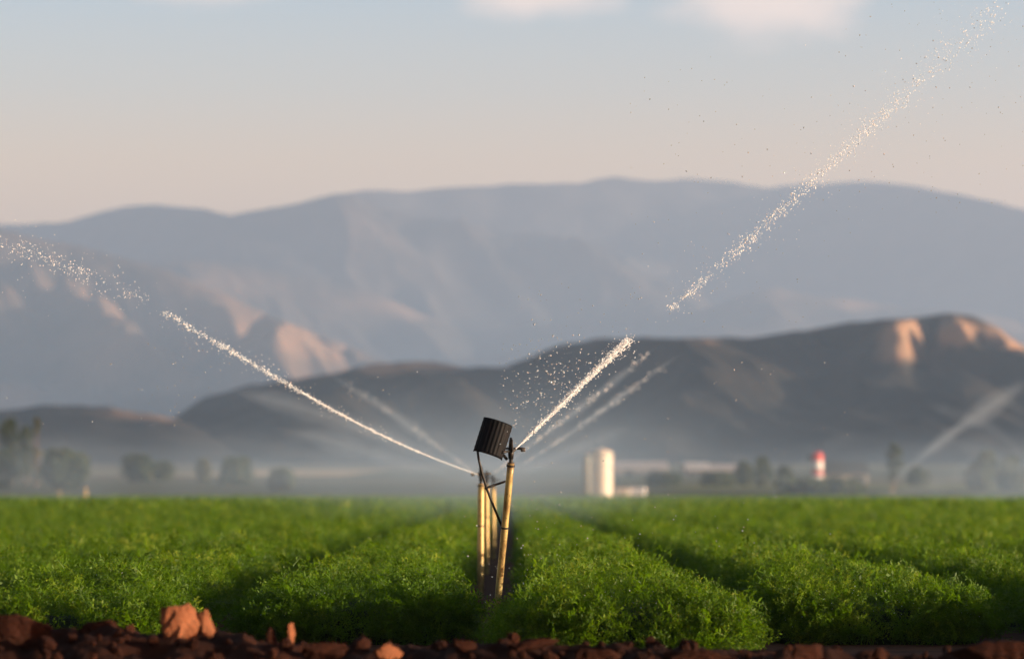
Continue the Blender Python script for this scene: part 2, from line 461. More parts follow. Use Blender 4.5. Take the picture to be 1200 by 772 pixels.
mid_prof = [(-400, 240), (-200, 245), (0, 268), (60, 284), (120, 294), (200, 318), (260, 343), (330, 374), (400, 402), (450, 424), (520, 452), (620, 480)]
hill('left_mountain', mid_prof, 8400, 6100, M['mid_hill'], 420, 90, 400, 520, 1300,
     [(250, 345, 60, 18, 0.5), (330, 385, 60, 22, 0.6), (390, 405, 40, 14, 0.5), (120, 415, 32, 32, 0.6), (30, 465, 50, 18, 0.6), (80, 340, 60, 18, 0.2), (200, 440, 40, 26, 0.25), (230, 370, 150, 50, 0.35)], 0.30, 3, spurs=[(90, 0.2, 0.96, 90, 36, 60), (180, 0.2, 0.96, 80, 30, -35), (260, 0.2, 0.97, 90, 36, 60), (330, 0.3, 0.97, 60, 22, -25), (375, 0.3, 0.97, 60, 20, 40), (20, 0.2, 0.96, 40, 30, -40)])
near_prof = [(120, 540), (200, 492), (240, 466), (300, 451), (380, 440), (430, 429), (480, 424), (520, 426), (545, 432), (590, 431), (620, 420), (660, 405), (700, 398), (760, 395), (820, 396), (880, 397),
             (940, 388), (1000, 378), (1060, 374), (1090, 370), (1115, 366), (1140, 370), (1170, 384), (1200, 405), (1280, 430), (1420, 470), (1600, 530)]
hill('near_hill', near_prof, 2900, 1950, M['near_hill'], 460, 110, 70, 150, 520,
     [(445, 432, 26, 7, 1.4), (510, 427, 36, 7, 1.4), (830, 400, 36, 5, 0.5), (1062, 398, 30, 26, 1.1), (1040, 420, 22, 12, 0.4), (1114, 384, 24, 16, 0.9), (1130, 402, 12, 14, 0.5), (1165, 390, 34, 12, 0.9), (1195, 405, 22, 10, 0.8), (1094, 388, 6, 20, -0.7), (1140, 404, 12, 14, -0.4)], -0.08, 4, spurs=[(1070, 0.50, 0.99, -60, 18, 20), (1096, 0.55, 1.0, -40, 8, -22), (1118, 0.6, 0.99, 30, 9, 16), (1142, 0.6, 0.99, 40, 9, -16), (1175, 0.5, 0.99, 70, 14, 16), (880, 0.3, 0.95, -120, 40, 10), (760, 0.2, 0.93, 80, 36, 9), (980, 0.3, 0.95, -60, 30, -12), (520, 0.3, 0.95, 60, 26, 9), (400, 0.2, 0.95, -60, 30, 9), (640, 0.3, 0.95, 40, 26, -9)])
low_prof = [(-350, 470), (-150, 468), (0, 481), (60, 474), (120, 477), (160, 484), (200, 490), (240, 502), (300, 530), (360, 552)]
hill('low_hill', low_prof, 2300, 1750, M['near_hill'], 260, 60, 40, 120, 380, [(180, 489, 40, 5, 0.9), (130, 482, 40, 5, 0.5), (20, 470, 50, 6, 0.5)], -0.05, 5)

# ------------------------------------------------------------------ carrot beds
CANOPY, PITCH_BED, X0 = 0.36, 2.0, -0.20
FIELD_END = 398.0

def make_frond(npairs, sub, length, droop, w):
    """one feathery leaf along +Z, arching to +X; returns verts, tris"""
    V, T = [], []
    def tri(a, b, c):
        i = len(V); V.extend([a, b, c]); T.append((i, i + 1, i + 2))
    def rp(s):
        return np.array([droop * length * s ** 2.2, 0, length * (s - 0.25 * droop * s ** 2)])
    for s0, s1 in ((0, 0.5), (0.5, 1.0)):
        a, b = rp(s0), rp(s1); d = np.array([0, 0.003 * (1 - s0 * 0.6), 0]); tri(a - d, a + d, b)
    for k in range(npairs):
        for sg in (-1, 1):
            s = min(1, 0.30 + 0.70 * (k + 0.5) / npairs + random.uniform(-0.06, 0.06))
            b = rp(s); tdir = rp(min(1, s + 0.05)) - rp(s - 0.05); tdir /= np.linalg.norm(tdir)
            ln = length * (0.36 * math.sin(math.pi * (0.18 + 0.75 * (1 - s))) + 0.07) * random.uniform(0.7, 1.25)
            side = np.array([random.uniform(-0.7, 0.7), sg, random.uniform(-0.5, 0.4)])
            d = side * random.uniform(0.6, 0.95) + tdir * 0.6; d /= np.linalg.norm(d)
            nrm = np.cross(d, tdir) + np.array([random.uniform(-.5, .5) for _ in range(3)]); nrm -= d * nrm.dot(d); nrm /= np.linalg.norm(nrm) + 1e-9
            sidev = np.cross(d, nrm); wv = sidev * w * ln
            tip = b + d * ln
            if sub == 0:
                tri(b - wv * 0.5, b + wv * 0.5, tip); continue
            tri(b - wv * 0.16, b + wv * 0.16, tip)
            for q in range(sub):
                f = 0.30 + 0.62 * (q + 0.5) / sub
                o = b + d * ln * f
                sg2 = 1 if q % 2 else -1
                d2 = d * random.uniform(0.4, 0.9) + sidev * sg2 * 0.9 + nrm * random.uniform(-0.6, 0.6); d2 /= np.linalg.norm(d2)
                l2 = ln * 0.52 * (1.15 - f) * random.uniform(0.8, 1.3)
                wv2 = np.cross(d2, nrm + d * 0.3) * l2 * 0.24
                mid_ = o + d2 * l2 * 0.55
                tri(mid_ - wv2, mid_ + wv2, o + d2 * l2); tri(mid_ + wv2, mid_ - wv2, o)
    return np.array(V), np.array(T)

FRONDS = {'near': [make_frond(5, 3, random.uniform(0.16, 0.24), random.uniform(0.15, 0.8), 0.20) for _ in range(18)],
          'mid': [make_frond(5, 1, random.uniform(0.17, 0.24), random.uniform(0.15, 0.8), 0.34) for _ in range(10)],
          'far': [make_frond(3, 0, random.uniform(0.18, 0.24), random.uniform(0.2, 0.8), 0.7) for _ in range(8)]}

def bake(fr, pos, dirs, scale, tint):
    """copies of fronds at pos pointing along dirs -> verts, tris, tint arrays"""
    n = len(pos)
    which = rng.integers(0, len(fr), n)
    d = dirs / np.linalg.norm(dirs, axis=1, keepdims=True)
    r = rng.normal(size=(n, 3)); xax = r - d * (r * d).sum(1, keepdims=True); xax /= np.linalg.norm(xax, axis=1, keepdims=True)
    yax = np.cross(d, xax)
    Vs, Ts, Cs = [], [], []; off = 0
    for k, (V, T) in enumerate(fr):
        m = np.where(which == k)[0]
        if len(m) == 0: continue
        w = (V[None, :, 0:1] * xax[m][:, None, :] + V[None, :, 1:2] * yax[m][:, None, :] + V[None, :, 2:3] * d[m][:, None, :]) * scale[m][:, None, None] + pos[m][:, None, :]
        Vs.append(w.reshape(-1, 3)); c = np.repeat(tint[m], len(V)); Cs.append(c)
        Ts.append((T[None] + (np.arange(len(m)) * len(V))[:, None, None] + off).reshape(-1, 3)); off += len(m) * len(V)
    return np.concatenate(Vs), np.concatenate(Ts), np.concatenate(Cs)

HW = 0.60                            # half width of a bed's canopy
def lump(x, y):
    return (fbm(x * 1.9 + 40, y * 1.3 + 9, 3) - 0.5)
def bed_scale(y, y0):
    L = 0.55
    q = np.clip((y0 + L - y) / L, 0, 1)
    return (1 - q ** 2.4) ** (1 / 2.4)
def bed_point(xc, y0, a, y):
    """surface of the bed: a in [0, pi] round the section"""
    e = bed_scale(y, y0)
    hw = HW * (0.55 + 0.45 * e) + 0.29 * np.clip((y0 + 3.0 - y) / 2.0, 0, 1) * e + 0.08 * (fbm(y * 0.9 + xc * 7, y * 0 + xc, 3) - 0.5)
    hw = hw - 0.09 * np.clip((y - 38) / 40, 0, 1)
    c, s = np.cos(a), np.sin(a)
    x = xc + hw * np.sign(c) * np.abs(c) ** 0.62
    z = e * (CANOPY - 0.10 * np.clip((y - 60) / 200, 0, 1) + (0.30 - 0.16 * np.clip((y - 26) / 10, 0, 1)) * lump(x, y)) * np.abs(s) ** 0.55
    return x, z

def bed_geometry(xc, y0, y1=FIELD_END, near=True):
    vs, ts, cs, mats = [], [], [], []
    off = 0
    # core
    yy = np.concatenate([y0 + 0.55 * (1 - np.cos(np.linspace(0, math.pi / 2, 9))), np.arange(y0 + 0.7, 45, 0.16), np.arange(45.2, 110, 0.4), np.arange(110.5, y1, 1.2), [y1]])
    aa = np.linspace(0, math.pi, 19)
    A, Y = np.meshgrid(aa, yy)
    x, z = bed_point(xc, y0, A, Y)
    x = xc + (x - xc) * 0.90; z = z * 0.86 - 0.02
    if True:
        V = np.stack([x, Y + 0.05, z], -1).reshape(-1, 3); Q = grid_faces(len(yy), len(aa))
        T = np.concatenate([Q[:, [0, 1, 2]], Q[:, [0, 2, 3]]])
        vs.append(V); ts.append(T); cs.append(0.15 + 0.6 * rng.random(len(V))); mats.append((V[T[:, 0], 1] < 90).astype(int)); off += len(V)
    # leaves by distance
    for lod, ya, yb, dens, sc in (('near', y0, 33, 360, 1.0), ('near', 33, 46, 170, 1.15), ('mid', 46, 72, 75, 1.45), ('mid', 72, 120, 32, 1.7), ('far', 120, 200, 14, 2.0), ('far', 200, y1, 5, 2.3)):
        first = ya == y0
        ya = max(ya, y0)
        if yb <= ya: continue
        n = int((yb - ya) * 2.0 * dens)
        y = rng.uniform(ya, yb, n)
        if first and y0 < 30:
            ne = int(2.2 * dens * 0.9); q = rng.uniform(0, 1, ne)
            y = np.concatenate([y, y0 + 0.55 * (1 - np.cos(q * math.pi / 2))])
        n = len(y)
        a = math.pi / 2 + rng.uniform(-1, 1, n) * math.pi / 2 * np.where(rng.random(n) < 0.75, 0.97, 0.6)
        x, z = bed_point(xc, y0, a, y)
        keep = np.abs(x) < y * (600 / F) * 1.30 + 1.0
        x, y, z, a = x[keep], y[keep], z[keep], a[keep]; n = len(x)
        if n == 0: continue
        e = bed_scale(y, y0)
        nd = np.stack([np.cos(a) * 0.9, -(1 - e) * 0.9 - 0.05, 0.35 + np.sin(a) * 0.9], -1) + rng.normal(size=(n, 3)) * 0.42
        nd[:, 2] = np.abs(nd[:, 2]) + 0.1
        depth = rng.uniform(0.02, 0.16, n) * (1 if sc < 1.5 else 0.8)
        s = sc * rng.uniform(0.55, 1.15, n)
        tall = rng.random(n) < 0.05
        s = np.where(tall & (sc < 1.3), s * 1.5, s)
        nd[:, 2] = np.where(tall, nd[:, 2] * 2.0, nd[:, 2])
        if sc > 1.4: nd[:, 2] *= 0.6
        if sc > 1.9: nd[:, 2] *= 0.4
        p = np.stack([x, y, z], -1) - nd / np.linalg.norm(nd, axis=1, keepdims=True) * depth[:, None] * np.minimum(sc, 1.6)
        p[:, 2] = np.maximum(p[:, 2], 0.0)
        tint = np.clip(0.15 + 0.75 * rng.random(n) * (0.6 + 0.9 * fbm(x * 0.8, y * 0.5 + 50, 3)), 0, 1)
        tint = np.where(rng.random(n) < 0.012, 1.0, tint)
        v, tr, c = bake(FRONDS[lod], p, nd, s, tint)
        vs.append(v); ts.append(tr + off); cs.append(c); mats.append(np.zeros(len(tr), int)); off += len(v)
    return np.concatenate(vs), np.concatenate(ts), np.concatenate(cs), np.concatenate(mats)

def bed_object(name, geos):
    off = 0; vs, ts, cs, ms = [], [], [], []
    for v, t_, c, m in geos:
        vs.append(v); ts.append(t_ + off); cs.append(c); ms.append(m); off += len(v)
    me = np_mesh(name, np.concatenate(vs), np.concatenate(ts), 3)
    attr(me, 'tint', np.concatenate(cs))
    o = link_mesh(name, me, [M['carrot_leaf'], M['bed_shade_core']])
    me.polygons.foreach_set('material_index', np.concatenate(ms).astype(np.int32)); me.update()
    return o

bed_x = lambda k: X0 + (k + 0.5) * PITCH_BED
FRONT = {0: 22.9, -1: 25.2, 1: 25.2, -2: 23.3, 2: 23.0, -3: 23.8, 3: 23.9}
GB = 'beds of carrot greens running away into the distance'
LAB = {0: 'carrot bed just right of the capped sprinkler, lit rounded end standing forward',
       -1: 'carrot bed just left of the capped sprinkler, with a deeply shaded front end',
       1: 'carrot bed across the dark furrow at right, its near end in deep shade',
       -2: 'outermost carrot bed at the lower left corner, behind the large pale clod',
       2: 'carrot bed whose near end reaches the right edge of the picture'}
for k in (0, -1, 1, -2, 2):
    o = bed_object('carrot_bed', [bed_geometry(bed_x(k), FRONT[k])])
    tag(o, LAB[k], 'crop bed', GB)
rest = []
for k in list(range(-34, -2)) + list(range(3, 35)):
    xa = abs(bed_x(k)) - 1.0
    ystart = max(FRONT.get(k, 23.2 + 1.2 * random.random()), (xa - 1.0) / (600 / F * 1.30))
    if ystart > FIELD_END - 20: continue
    if ystart > 30: y0 = ystart - 3
    else: y0 = FRONT.get(k, ystart)
    rest.append(bed_geometry(bed_x(k), y0))
tag(bed_object('carrot_crop', rest), kind='stuff')

# beads of water caught in the near greens
dp = []
for k in (-2, -1, 0, 1, 2):
    n = 1500
    y = FRONT[k] + 0.1 + 7 * rng.random(n) ** 1.6
    a = math.pi / 2 + rng.uniform(-1, 1, n) * 1.35
    x, z = bed_point(bed_x(k), FRONT[k], a, y)
    keep = (fbm(x * 1.3 + 90, y * 0.8 + 20, 3) > 0.52) & (np.abs(x) < y * 0.17)
    dp.append(np.stack([x, y, z + rng.uniform(-0.02, 0.07, n)], -1)[keep])
DEW = np.concatenate(dp)

# ------------------------------------------------------------------ soil bank in front
bx = np.linspace(-6.5, 6.5, 521); by = np.linspace(14.5, 21.3, 170)
gx, gy = np.meshgrid(bx, by)
crest_y = 18.2
prof = np.exp(-((gy - crest_y) / 1.25) ** 2)
pxs = 600 + F * gx / 18.0
crest_z = np.interp(pxs, [-800, 0, 60, 130, 300, 420, 520, 620, 760, 900, 1000, 1100, 1200, 2000], [.37, .36, .36, .37, .33, .28, .28, .29, .27, .25, .24, .23, .27, .3])
gz = prof * (crest_z + 0.05 * (fbm(gx * 1.4, gy * 1.4, 2) - 0.5)) + (ridged(gx * 3.1, gy * 3.1, 5) - 0.6) * 0.16 * (0.25 + prof) + (fbm(gx * 14, gy * 14, 3) - 0.5) * 0.05
edge = np.clip((21.3 - gy) / 0.8, 0, 1) * np.clip((gy - 14.5) / 0.8, 0, 1)
gz = gz * edge - 0.03 * (1 - edge) + 0.0
me = np_mesh('soil_bank', np.stack([gx, gy, gz], -1).reshape(-1, 3), grid_faces(len(by), len(bx)), 4)
tag(link_mesh('soil_bank', me, M['soil'], None, True), kind='structure')
def bank_z(x, y):
    i = int(np.clip(np.searchsorted(by, y), 0, len(by) - 1)); j = int(np.clip(np.searchsorted(bx, x), 0, len(bx) - 1))
    return float(gz[i, j])

def clod_bm(sx, sy, sz, seed, shard=0.0, sub=5):
    """a broken lump of dry soil: blocky, with fracture faces, pits and crumbs stuck to it"""
    bm = bmesh.new()
    bmesh.ops.create_icosphere(bm, subdivisions=sub, radius=1.0)
    rr = random.Random(seed)
    planes = [(Vector((rr.uniform(-1, 1), rr.uniform(-1, 1), rr.uniform(-0.6, 1))).normalized(), rr.uniform(0.50, 0.80)) for _ in range(7)]
    planes += [(Vector((rr.uniform(-.25, .25), 0.1, 1)).normalized(), 0.62), (Vector((rr.uniform(-.4, .4), -1, 0.25)).normalized(), 0.55)]
    C = np.array([v.co for v in bm.verts])
    C = C / (np.abs(C) ** 3.2).sum(1, keepdims=True) ** (1 / 3.2)          # blocky start
    for n, d in planes:
        e = np.clip(C @ np.array(n) - d, 0, None); C = C - np.array(n) * (e * 0.95)[:, None]
    o = seed * 1.7
    r = (ridged(C[:, 0] * 2.0 + o + 50, C[:, 1] * 2.0 + C[:, 2] * 1.6 + 70, 4) - 0.6) * 0.42 \
        + (fbm(C[:, 0] * 5 + o + 9, C[:, 2] * 5 + C[:, 1] * 4 + 60, 4) - 0.5) * 0.30 + (fbm(C[:, 0] * 15 + o, C[:, 2] * 15 + C[:, 1] * 13 + 160, 2) - 0.5) * 0.13
    C = C * (1 + r)[:, None]
    for v, c in zip(bm.verts, C):
        v.co = Vector((c[0] * sx + shard * c[2] * sx, c[1] * sy, c[2] * sz))
    return bm

def clod(px, py, d, w, h, seed, label, shard=0.0, rz=0.0, dark=False, flat=0.6):
    p = P(px, py, d)
    sx, sz = w / 2 / F * d, h / 2 / F * d
    bm = clod_bm(sx * 1.25, sx * flat, sz * 1.25, seed, shard)
    o = build('soil_clod', bm, M['shaded_clod'] if dark else M['clod'], None, True)
    o.location = p; o.rotation_euler = (0, 0, rz)
    return tag(o, label, 'soil clod', 'clods of red soil on the bank in front')
t = NT('shaded_clod_soil'); o = t.obj()  # same soil, colour darkened for clods lying in shade
t.bsdf(t.ramp(t.noise(7, 6, o, 0.6), [(0.25, (0.012, 0.004, 0.002)), (0.6, (0.027, 0.0085, 0.0045)), (0.85, (0.06, 0.019, 0.009))]), 0.95, 0, t.bump(t.noise(40, 6, o, 0.65), 0.012, 0.7), 0.1); M['shaded_clod'] = t.m
clod(217, 724, 18.0, 46, 38, 5, 'largest pale orange clod, sitting upright on the bank in front of the left beds', 0.1, 0.9)
clod(241, 727, 18.05, 17, 28, 8, 'narrow lit clod leaning against the right side of the largest clod', -0.35, 0.7)
clod(318, 744, 17.9, 11, 20, 13, 'left upright shard of a pair of thin soil shards on the bank', -0.6, 0.9, True)
clod(341, 741, 17.9, 11, 24, 21, 'right upright shard of a pair of thin soil shards on the bank', -0.5, 1.0)
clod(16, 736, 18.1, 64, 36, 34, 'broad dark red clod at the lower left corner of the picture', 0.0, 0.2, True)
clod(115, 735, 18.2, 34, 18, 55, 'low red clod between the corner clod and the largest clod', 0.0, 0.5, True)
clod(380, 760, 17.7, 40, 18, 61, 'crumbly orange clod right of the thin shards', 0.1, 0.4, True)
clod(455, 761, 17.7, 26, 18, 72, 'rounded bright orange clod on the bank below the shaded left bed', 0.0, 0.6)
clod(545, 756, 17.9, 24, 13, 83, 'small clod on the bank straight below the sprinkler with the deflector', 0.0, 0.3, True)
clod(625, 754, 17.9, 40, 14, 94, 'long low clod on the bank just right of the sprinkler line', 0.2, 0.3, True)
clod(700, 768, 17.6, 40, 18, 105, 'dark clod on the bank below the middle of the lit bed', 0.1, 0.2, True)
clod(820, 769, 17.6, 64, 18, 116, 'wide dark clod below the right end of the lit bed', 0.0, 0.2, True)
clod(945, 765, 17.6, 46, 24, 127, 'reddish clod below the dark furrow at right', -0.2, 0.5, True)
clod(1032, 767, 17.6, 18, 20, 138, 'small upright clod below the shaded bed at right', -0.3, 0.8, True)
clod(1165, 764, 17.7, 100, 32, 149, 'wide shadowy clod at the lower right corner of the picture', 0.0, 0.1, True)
# crumbs too many to count
bm = bmesh.new()
for k in range(650):
    x = random.uniform(-3.6, 3.6); y = random.uniform(16.6, 19.2)
    s = random.choice([0.012, 0.015, 0.015, 0.02, 0.02, 0.025, 0.03, 0.045])
    m = Matrix.Translation((x, y, bank_z(x, y) + s * 0.3)) @ Euler((random.random() * 6, random.random() * 6, random.random() * 6)).to_matrix().to_4x4() @ Matrix.Diagonal((s * random.uniform(.8, 1.5), s, s * random.uniform(.6, 1.1), 1))
    r = bmesh.ops.create_icosphere(bm, subdivisions=2, radius=1.0, matrix=m)
    for v in r['verts']:
        v.co += Vector((random.uniform(-1, 1), random.uniform(-1, 1), random.uniform(-1, 1))) * s * 0.22
tag(build('soil_crumbs', bm, M['soil']), kind='stuff')

# ------------------------------------------------------------------ sprinklers
def local(p, base): return Vector(p) - Vector(base)
def head_bm(n, d):
    """impact sprinkler: body, bearing, bridge; n nozzle point (local), d horizontal jet direction"""
    bm = bmesh.new()
    s = Vector((-d.y, d.x, 0))
    c = n - d * 0.03
    tube(bm, [c + Vector((0, 0, -0.13)), c + Vector((0, 0, -0.05))], [0.017, 0.015], 10)
    tube(bm, [c + Vector((0, 0, -0.115)), c + Vector((0, 0, -0.095))], [0.026, 0.026], 6)
    tube(bm, [c + Vector((0, 0, -0.07)), c + Vector((0, 0, -0.02)), c + Vector((0, 0, 0.025))], [0.020, 0.024, 0.018], 10)
    # bridge over the top
    for q in (-1, 1):
        tube(bm, [c + s * 0.022 * q + Vector((0, 0, -0.02)), c + s * 0.034 * q + Vector((0, 0, 0.03)), c + s * 0.026 * q + Vector((0, 0, 0.075)), c + Vector((0, 0, 0.085))], 0.007, 6)
    tube(bm, [c + Vector((0, 0, 0.02)), c + Vector((0, 0, 0.095))], [0.013, 0.011], 8)
    return bm
def arm_bm(n, d, side):
    bm = bmesh.new()
    s = Vector((-d.y, d.x, 0)) * side
    c = n - d * 0.03 + Vector((0, 0, 0.012))
    tube(bm, [c - d * 0.10 + s * 0.01, c - d * 0.05, c + d * 0.03 + s * 0.02, c + d * 0.085 + s * 0.012, c + d * 0.115], [0.016, 0.009, 0.008, 0.011, 0.006], 8)
    box(bm, c + d * 0.10 + Vector((0, 0, -0.012)), (0.035, 0.018, 0.028), Matrix.Rotation(math.atan2(d.y, d.x), 3, 'Z'), 0.003)
    box(bm, c - d * 0.11 + s * 0.01, (0.04, 0.028, 0.022), Matrix.Rotation(math.atan2(d.y, d.x), 3, 'Z'), 0.004)
    return bm
def nozzle_bm(n, d, up=0.42):
    bm = bmesh.new()
    v = (d + Vector((0, 0, up))).normalized()
    tube(bm, [n - v * 0.05, n - v * 0.01, n + v * 0.012], [0.014, 0.012, 0.008], 10)
    return bm

GS = 'sprinkler risers standing in the carrot field'
def sprinkler(base, head, jet_dir, label, r=0.027, parts=True, side=1, group=GS):
    """base on the ground, head = nozzle point"""
    base = Vector(base); head = Vector(head)
    root = empty('sprinkler', base, label, 'sprinkler', group)
    d = Vector((jet_dir[0], jet_dir[1], 0)).normalized()
    n = head - base
    c = n - d * 0.03
    top = c + Vector((0, 0, -0.10))
    bm = bmesh.new()
    pts = [Vector((0, 0, -0.1)).lerp(top, q / 14) if q else Vector((0, 0, -0.1)) for q in range(15)]
    tube(bm, pts, [r * (1 + 0.07 * math.sin(k * 2.3 + base.y) * (k % 3 == 1)) for k in range(15)], 14)
    pipe = build('riser_pipe', bm, M['pipe'], root, True)
    if parts:
        for f in (0.985, 0.66):
            bm = bmesh.new()
            q = Vector((0, 0, -0.1)).lerp(top, f); a = (top - Vector((0, 0, -0.1))).normalized()
            tube(bm, [q - a * 0.007, q + a * 0.007], [r + 0.005, r + 0.005], 14)
            build('clamp_ring', bm, M['iron'], root)
    hd = build('sprinkler_head', head_bm(n, d), M['iron'], root, True)
    build('hammer_arm', arm_bm(n, d, side), M['iron'], hd, True)
    build('nozzle', nozzle_bm(n, d), M['iron'], hd, True)
    return root

N1 = P(603, 527, 25.8)
B1 = Vector((-0.15, 26.1, 0.0))
s1 = sprinkler(B1, N1, (0.85, 0.30), 'sharp near sprinkler on a leaning rusty pipe, with a black ribbed deflector beside its head', 0.028)
# black ribbed deflector: half pipe sheet, tilted
def deflector_bm():
    bm = bmesh.new()
    w, h = 0.115, 0.138
    outer, inner = [], []
    nseg = 60; nz = 14
    for j in range(nz + 1):
        z = -h + 2 * h * j / nz
        ro, ri = [], []
        for i in range(nseg + 1):
            a = math.pi * (1.10 * i / nseg - 0.05)
            rib_ = 1 + 0.022 * math.cos(i * 2 * math.pi / 5) + 0.010 * math.cos(j * math.pi)
            x = -w * math.cos(a) * rib_; y = -0.085 * math.sin(a) * rib_
            ro.append(bm.verts.new((x, y, z))); ri.append(bm.verts.new((x * 0.955, y * 0.95, z)))
        outer.append(ro); inner.append(ri)
    for j in range(nz):
        for i in range(nseg):
            bm.faces.new((outer[j][i], outer[j][i + 1], outer[j + 1][i + 1], outer[j + 1][i]))
            bm.faces.new((inner[j][i + 1], inner[j][i], inner[j + 1][i], inner[j + 1][i + 1]))
        for i in (0, nseg):
            q = (outer[j][i], outer[j + 1][i], inner[j + 1][i], inner[j][i]) if i == 0 else (outer[j + 1][i], outer[j][i], inner[j][i], inner[j + 1][i])
            bm.faces.new(q)
    for i in range(nseg):
        bm.faces.new((outer[0][i + 1], outer[0][i], inner[0][i], inner[0][i + 1]))
        bm.faces.new((outer[nz][i], outer[nz][i + 1], inner[nz][i + 1], inner[nz][i]))
    return bm
dfl = build('deflector', deflector_bm(), M['black'], s1, True)
dfl.location = P(577.5, 514, 25.75) - B1
dfl.rotation_euler = (R(-6), R(18), R(6))
bm = bmesh.new()
loc = lambda px, py, d: P(px, py, d) - B1
tube(bm, [loc(559.5, 527, 25.72), loc(561, 538, 25.72), loc(565, 555, 25.74), loc(571, 574, 25.8), loc(578, 592, 25.88), loc(588, 616, 25.92)], 0.0095, 8)
strap = build('support_rod', bm, M['iron'], s1, True)
bm = bmesh.new()
tube(bm, [loc(568.5, 572, 25.78), loc(578, 568.5, 25.83), loc(593.5, 563.5, 25.87)], 0.009, 8)
build('brace', bm, M['iron'], s1, True)
bm = bmesh.new()
tube(bm, [loc(590, 533, 25.78), loc(594, 538, 25.8)], [0.012, 0.012], 8)
tube(bm, [loc(588, 530, 25.7), loc(596, 528.5, 25.76)], [0.012, 0.010], 8)
build('deflector_bracket', bm, M['iron'], s1, True)

N2 = P(551, 556, 36.0); B2 = Vector((P(563, 575, 36.0).x, 36.0, 0))
H2 = Vector((B2.x - 0.02, 36.0, N2.z - 0.0))
s2 = sprinkler(B2, H2, (-0.85, -0.5), 'second sprinkler of the middle row, plain riser just left of the one with the deflector', 0.035, True, -1)
B3 = Vector((P(570.5, 575, 46.5).x, 46.5, 0)); H3 = Vector((B3.x + 0.02, 46.5, P(571, 559, 46.5).z))
sprinkler(B3, H3, (0.85, -0.5), 'third sprinkler of the middle row, a blurred riser directly right of the second one', 0.034)
B4 = Vector((P(578.5, 575, 57).x, 57, 0)); H4 = Vector((B4.x + 0.02, 57, P(578, 563, 57).z))
sprinkler(B4, H4, (0.85, -0.5), 'fourth sprinkler of the middle row, faint riser showing between the two near pipes', 0.034)
BL1 = Vector((P(100, 575, 290).x, 290, 0)); HL1 = Vector((BL1.x, 290, P(100, 569.5, 290).z))
sprinkler(BL1, HL1, (-0.9, -0.4), 'distant pale riser at the far left edge of the field, the brighter of two', 0.11)
BL2 = Vector((P(70, 575, 320).x, 320, 0)); HL2 = Vector((BL2.x, 320, P(70, 572, 320).z))
sprinkler(BL2, HL2, (0.9, -0.4), 'distant pale riser at the far left edge of the field, the fainter of two', 0.06)
BR1 = Vector((P(1046, 575, 330).x, 330, 0)); HR1 = Vector((BR1.x, 330, P(1046, 567, 330).z))
sprinkler(BR1, HR1, (0.9, -0.3), 'distant sprinkler far out at right, throwing the wide blurred jet up to the right', 0.035)
HR2 = P(1215, 566, 340)

# ------------------------------------------------------------------ water jets
OCT_V = np.array([(1, 0, 0), (-1, 0, 0), (0, 1, 0), (0, -1, 0), (0, 0, 1), (0, 0, -1)], float)
OCT_T = np.array([(0, 2, 4), (2, 1, 4), (1, 3, 4), (3, 0, 4), (2, 0, 5), (1, 2, 5), (3, 1, 5), (0, 3, 5)])
def _ico(sub):
    bm = bmesh.new(); bmesh.ops.create_icosphere(bm, subdivisions=sub, radius=1.0)
    V = np.array([v.co for v in bm.verts]); T = np.array([[v.index for v in f.verts] for f in bm.faces]); bm.free(); return V, T
ICO = _ico(1); ICO2 = _ico(2)

def drops(pos, rad, axis=None, stretch=None, shape=ICO):
    V, T = shape; n = len(pos)
    w = V[None] * rad[:, None, None]
    if axis is not None:
        ax = axis / np.linalg.norm(axis, axis=1, keepdims=True)
        along = (w * ax[:, None, :]).sum(-1, keepdims=True)
        w = w + ax[:, None, :] * along * (stretch[:, None, None] - 1)
    w = w + pos[:, None, :]
    return w.reshape(-1, 3), (T[None] + (np.arange(n) * len(V))[:, None, None]).reshape(-1, 3)

def curve(pts, n=200):
    """smooth arc through control points (Vectors) -> (n,3) points and tangents"""
    p = np.array([tuple(q) for q in pts]); s = np.linspace(0, 1, len(p)); tt = np.linspace(0, 1, n)
    deg = min(len(p) - 1, 3)
    c = np.stack([np.polyval(np.polyfit(s, p[:, k], deg), tt) for k in range(3)], -1)
    return c, np.gradient(c, axis=0)

def merge_np(parts):
    vs, ts, off = [], [], 0
    for v, t_ in parts:
        vs.append(v); ts.append(t_ + off); off += len(v)
    return np.concatenate(vs), np.concatenate(ts)

def scatter(pts, s_rng, n, spread, rad, stretch=(1, 3), power=1.0, clump=0.0, shape=ICO):
    C, T = curve(pts, 400)
    s = rng.uniform(0, 1, n) ** power
    if clump > 0:
        w = fbm(s * 26 + 11, s * 0 + 4.0 + n % 7, 3); s = s[w > 0.5 - 0.5 * (1 - clump) + 0.0]
    n = len(s); s = s_rng[0] + s * (s_rng[1] - s_rng[0])
    i = np.clip((s * 399).astype(int), 0, 399)
    sp = spread[0] + (spread[1] - spread[0]) * (s - s_rng[0]) / max(1e-6, s_rng[1] - s_rng[0])
    p = C[i] + rng.normal(size=(n, 3)) * sp[:, None]
    r = rad[0] + (rad[1] - rad[0]) * rng.random(n) ** 2.2
    ax = T[i] + rng.normal(size=(n, 3)) * np.linalg.norm(T[i], axis=1, keepdims=True) * 0.5
    return drops(p, r, ax, rng.uniform(*stretch, n), shape)

